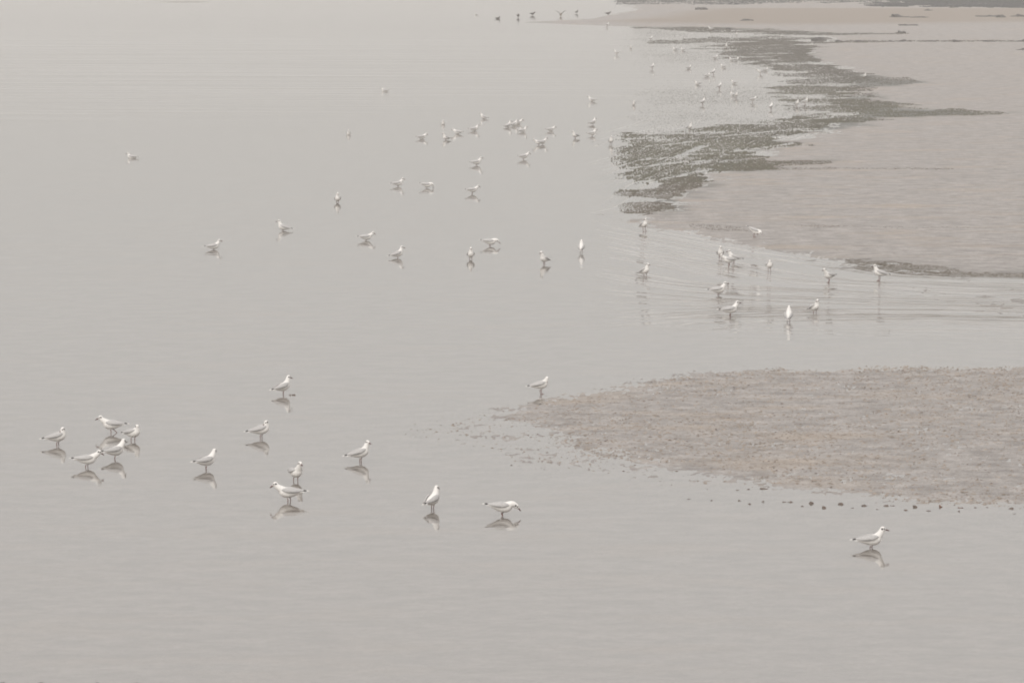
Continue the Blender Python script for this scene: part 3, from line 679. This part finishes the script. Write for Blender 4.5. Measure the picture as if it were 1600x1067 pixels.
G1, G2, G3 = 'gulls standing in the near shallows', 'gulls standing in the middle shallows', 'gulls scattered over the far water'
GULLS = [
    # ---- near
    (89.5, 695, 8, 'preen', 'gull furthest left with its head turned back over its shoulder', G1),
    (175, 676, 178, 'walk', 'gull walking left with a dark smudged cap and one foot trailing', G1),
    (207.5, 688, -38, 'tuck', 'plump gull with head tucked low behind the walking gull tail', G1),
    (179.5, 717, 34, 'alert_far', 'gull between the tucked and leaning gulls turning its bill away', G1),
    (136, 730, 4, 'lean', 'gull leaning right with bill pointing down at front of the left cluster', G1),
    (322, 733, 38, 'alert_far', 'lone gull right of the left cluster with face turned away', G1),
    (442, 616, 36, 'tall', 'upright gull beside two small dark stones', G1),
    (407.5, 684, 6, 'preen', 'gull preening its back below the gull with the stones', G1),
    (562.5, 721, 10, 'tall_near', 'tall gull looking at the camera with long raised wing tips', G1),
    (462, 751, -62, 'alert', 'gull facing the camera just behind a left facing gull', G1),
    (451.5, 783, 178, 'lean', 'left facing gull in front of the gull that faces the camera', G1),
    (675.5, 795, 60, 'tall', 'gull seen half from behind on bright red legs', G1),
    (784.5, 805, 0, 'feed', 'crouching gull reaching its bill down to the water', G1),
    (844.5, 616, 8, 'preen_chest', 'long legged gull preening its chest at the tip of the near bank', G1),
    (1361, 855, 4, 'alert', 'solitary gull in the lower right below the row of mud clods', G1),
    # ---- middle, right
    (1122.5, 461, 8, 'alert', 'right facing gull above another right facing gull in the ripples', G2),
    (1141, 493, 14, 'alert', 'right facing gull lowest in the ripples with open water before it', G2),
    (1232, 503, 82, 'up', 'narrow upright gull seen from behind low in the ripples', G2),
    (1272.5, 489.5, -52, 'up_side', 'upright gull right of the narrow one seen from behind', G2),
    (1295.5, 441, 222, 'alert', 'gull facing left towards us between a front view gull and the weed strip', G2),
    (1375, 438, 180, 'tall', 'long legged gull facing left beside the brown weed strip', G2),
    (1202, 424.5, -80, 'tuck', 'round gull facing us with head drawn in on the ripples', G2),
    (1139, 416, 196, 'lean', 'front gull of an overlapping left facing pair', G2),
    (1147, 411.5, 184, 'tall', 'rear gull of an overlapping left facing pair', G2),
    (1125.5, 405.5, -88, 'up', 'gull facing us with pink legs behind the overlapping pair', G2),
    (1179.5, 371.5, -8, 'arch', 'hunched gull preening under its wing on the wet sand', G2),
    (1006, 361.5, -60, 'up_side', 'gull standing at the corner of the sand flat', G2),
    (1007.5, 431, -48, 'up', 'gull turned towards us alone below the sand flat corner', G2),
    (908, 395, 84, 'up', 'slim gull seen from behind left of the sand flat', G2),
    # ---- middle, left
    (333.5, 390, 14, 'alert', 'low gull facing right furthest left of the middle row', G2),
    (443, 360.5, 176, 'tall', 'left facing gull of the middle row above the left end', G2),
    (572, 376, 10, 'lean', 'dark headed gull facing right in the middle row', G2),
    (621, 403, 24, 'tall', 'gull facing right with head high below the middle row', G2),
    (735.5, 405.5, -88, 'up', 'gull facing straight at us in the middle of the open water', G2),
    (765.5, 384.5, -4, 'feed', 'dipping gull with raised tail above the one facing us', G2),
    (850.5, 413, 236, 'tall', 'buff gull turned towards us and left on the open water', G2),
    (527.5, 317, -86, 'up', 'bright headed gull facing us with a strong dark reflection', G2),
    (621.7, 291.5, 8, 'alert', 'right facing gull beside the gull dabbing its bill', G2),
    (666.7, 294, 2, 'dip', 'gull standing with its bill straight down in the water', G2),
    (738, 303, 16, 'lean', 'striding gull facing right below the dark headed long tailed gull', G2),
    (744.5, 258.5, 8, 'alert', 'dark headed gull with a long tail facing right', G2),
    (818, 249.5, 22, 'lean', 'right leaning gull below the overlapping double gull', G2),
    # ---- far group
    (847.5, 226, 18, 'alert', 'right gull of the bright overlapping double', G3),
    (842, 227, 196, 'lean', 'left gull of the bright overlapping double', G3),
    (899, 216.5, 226, 'tall', 'gull turned left beside the long tailed gull of the far group', G3),
    (925, 212.5, 10, 'alert', 'long tailed dark headed gull at the right of the far group', G3),
    (926, 195.5, 30, 'tall', 'gull directly above the long tailed dark headed one', G3),
    (954.5, 226, -80, 'up', 'gull facing us at the left edge of the seaweed bed', G3),
    (860, 205.5, 20, 'lean', 'right leaning gull above the bright overlapping double', G3),
    (816.5, 207, 18, 'alert', 'gull facing right just below a crowded trio', G3),
    (809, 194.5, 16, 'lean', 'right gull of the crowded trio in the far group', G3),
    (803, 197.5, 10, 'tall', 'middle gull of the crowded trio in the far group', G3),
    (793.5, 199.5, 34, 'tall', 'left gull of the crowded trio in the far group', G3),
    (740.7, 205, 14, 'alert', 'right facing gull in the left half of the far group', G3),
    (715.5, 210, 164, 'lean', 'left facing gull of the far group with a dark bill', G3),
    (697, 219, 218, 'tall', 'gull turned left lowest in the left half of the far group', G3),
    (692, 195, -84, 'swim', 'small gull facing us above the lowest left gull', G3),
    (658.7, 217.5, 22, 'lean', 'leftmost gull of the far group facing right', G3),
    (756, 186, 168, 'tall', 'topmost gull of the far group facing left', G3),
    (925, 159, 164, 'alert', 'left facing gull high above the right end of the far group', G3),
    (990, 165, -84, 'swim', 'pale gull facing us on the water left of the ripples', G3),
    (544.5, 211, -84, 'swim', 'lone gull floating well left of the far group', G3),
    (206, 247.5, 172, 'swim', 'lone white gull floating far out on the left', G3),
    (601, 143, 176, 'swim', 'tiny lone gull floating near the top centre', G3),
    (963.7, 86, 170, 'alert', 'gull left of the far ripples facing left', G3),
    (985.5, 76.5, -80, 'swim', 'tiny grey gull between the far ripples and the sand spit', G3),
    # ---- far right, in and around the seaweed bed
    (1077.5, 205, -52, 'up', 'large upright white gull with a pale reflection in the seaweed bed', G3),
    (1097.5, 164.5, 36, 'tall', 'gull in open water above the large upright white one', G3),
    (1204.5, 172, 60, 'tall', 'faint gull left of the pair in the seaweed', G3),
    (1245, 167, -60, 'up', 'left gull of the pair in the seaweed on the right', G3),
    (1257.5, 164, 8, 'tall', 'right gull of the pair in the seaweed on the right', G3),
    (1176, 160.5, 30, 'lean', 'gull left above the pair in the seaweed', G3),
    (1145.5, 150.5, 150, 'swim', 'upper left gull of two touching in the streaky water', G3),
    (1150, 153.5, -60, 'tall', 'lower right gull of two touching in the streaky water', G3),
    (1124, 139.5, 40, 'tall', 'gull alone above the touching two in the streaky water', G3),
    (1147, 131.5, 160, 'swim', 'dim gull right above the lone gull of the streaky water', G3),
    (1090, 133, 200, 'swim', 'dim grey gull on the left of the streaky water', G3),
    (1114.5, 117, 40, 'up', 'right and whiter gull of two beside the pale water tongue', G3),
    (1105, 120.5, 12, 'swim', 'left and lower gull of two beside the pale water tongue', G3),
    (1188, 116.5, 200, 'lean', 'bright gull on the pale water tongue before the seaweed', G3),
    (1196, 111.5, 20, 'swim', 'gull behind the bright one on the pale water tongue', G3),
    (1130, 106, 170, 'swim', 'swimming gull above the pale water tongue', G3),
    (1076, 108, 20, 'swim', 'gull on the water second from left at the level of the tongue', G3),
    (1019, 108.5, 40, 'tall', 'gull on the water leftmost at the level of the tongue', G3),
    (1143.5, 95, 170, 'swim', 'left gull of two side by side under the dark seaweed', G3),
    (1150, 95.2, 10, 'swim', 'right gull of two side by side under the dark seaweed', G3),
    (1117.5, 92, 24, 'swim', 'gull facing right left of the two side by side', G3),
    (1067.5, 79.5, 160, 'swim', 'right and whiter gull of a far pair on the streaks', G3),
    (1055, 78.8, 190, 'swim', 'left and dimmer gull of a far pair on the streaks', G3),
    (1134.5, 76, -70, 'up', 'upright gull at the left end of the dark far seaweed', G3),
    (1150.5, 58, -70, 'up', 'white gull with a pale reflection in the furthest dark weed', G3),
    (1016.5, 64, 20, 'tall', 'gull on the thin dark streak right of the sand spit', G3),
    (1111, 48, 172, 'lean', 'white gull facing left at the far sandbar edge', G3),
    (948.5, 42, 20, 'alert', 'white gull at the front edge of the thin sand spit', G3),
    (1350, 123.5, -40, 'tuck', 'single white gull in the weed tongue on the right', G3),
]
for px, py, hd, pose, lab, grp in GULLS:
    place_bird('gull', px, py, hd, pose, lab, grp, size=random.uniform(.94, 1.02))
GD = 'birds beyond the sand spit'
place_bird('gull', 744, 24, 150, 'swim', 'small pale gull leftmost of the birds beyond the sand spit', GD)
place_bird('waterbird', 778, 30, 12, 'swim', 'low dark bird second from left beyond the sand spit', GD, 'bird', 1.1, 'dark')
place_bird('waterbird', 809.5, 28, -80, 'tuck', 'stout dark bird facing us with its reflection beyond the spit', GD, 'bird', 1.3, 'dark')
place_bird('waterbird', 832, 24.5, 14, 'walk', 'dark bird facing right before the brown flapping one', GD, 'bird', 1.15, 'dark')
place_bird('waterbird', 901, 21.5, 30, 'tall', 'small dark bird right of the brown flapping one', GD, 'bird', .9, 'dark')
place_bird('waterbird', 950, 25, 16, 'lean', 'dark bird furthest right where the sand spit widens', GD, 'bird', 1.15, 'dark')
def flapping_bird():
    root = link('waterbird', pose_set('swim', 'tan')[0])
    for s in (-1, 1):
        bm = bmesh.new()
        pts = [(.02, .045, .04), (.015, .12, .13), (.0, .19, .20), (-.03, .27, .235), (-.06, .33, .22)]
        ww = [.075, .085, .075, .055, .012]
        loft(bm, [(Vector((x, s * y, z + .138)), .010 if i < 4 else .004, ww[i]) for i, (x, y, z) in enumerate(pts)], S=10, up=Vector((1, 0, 0)))
        link('wing', finish(bm, 'raised_wing', [M_DARKWING]), root)
    link('bill', pose_set('swim')[2], root)
    x, y = at(876, 26); root.location = (x, y, -.06); root.rotation_euler = (0, 0, R(-78)); root.scale = (1.15,) * 3
    tag(root, 'brown bird flapping both raised wings beyond the tip of the sand spit', 'bird', GD)
flapping_bird()

# ------------------------------------------------------------------ haze
def haze():
    bm = bmesh.new(); bmesh.ops.create_cube(bm, size=1)
    for v in bm.verts: v.co = Vector((v.co.x * 7000, v.co.y * 2800 + 1380, v.co.z * 10.5 + 3.75))
    m, t, b = mat('haze'); t.nodes.remove(b)
    o = [n for n in t.nodes if n.type == 'OUTPUT_MATERIAL'][0]
    v = t.nodes.new('ShaderNodeVolumePrincipled'); v.inputs['Density'].default_value = .0009
    v.inputs['Color'].default_value = (.97, .96, .94, 1); v.inputs['Anisotropy'].default_value = .2
    t.links.new(v.outputs[0], o.inputs['Volume'])
    me = bpy.data.meshes.new('haze'); bm.to_mesh(me); bm.free(); me.materials.append(m)
    tag(link('haze', me), kind='stuff')
haze()
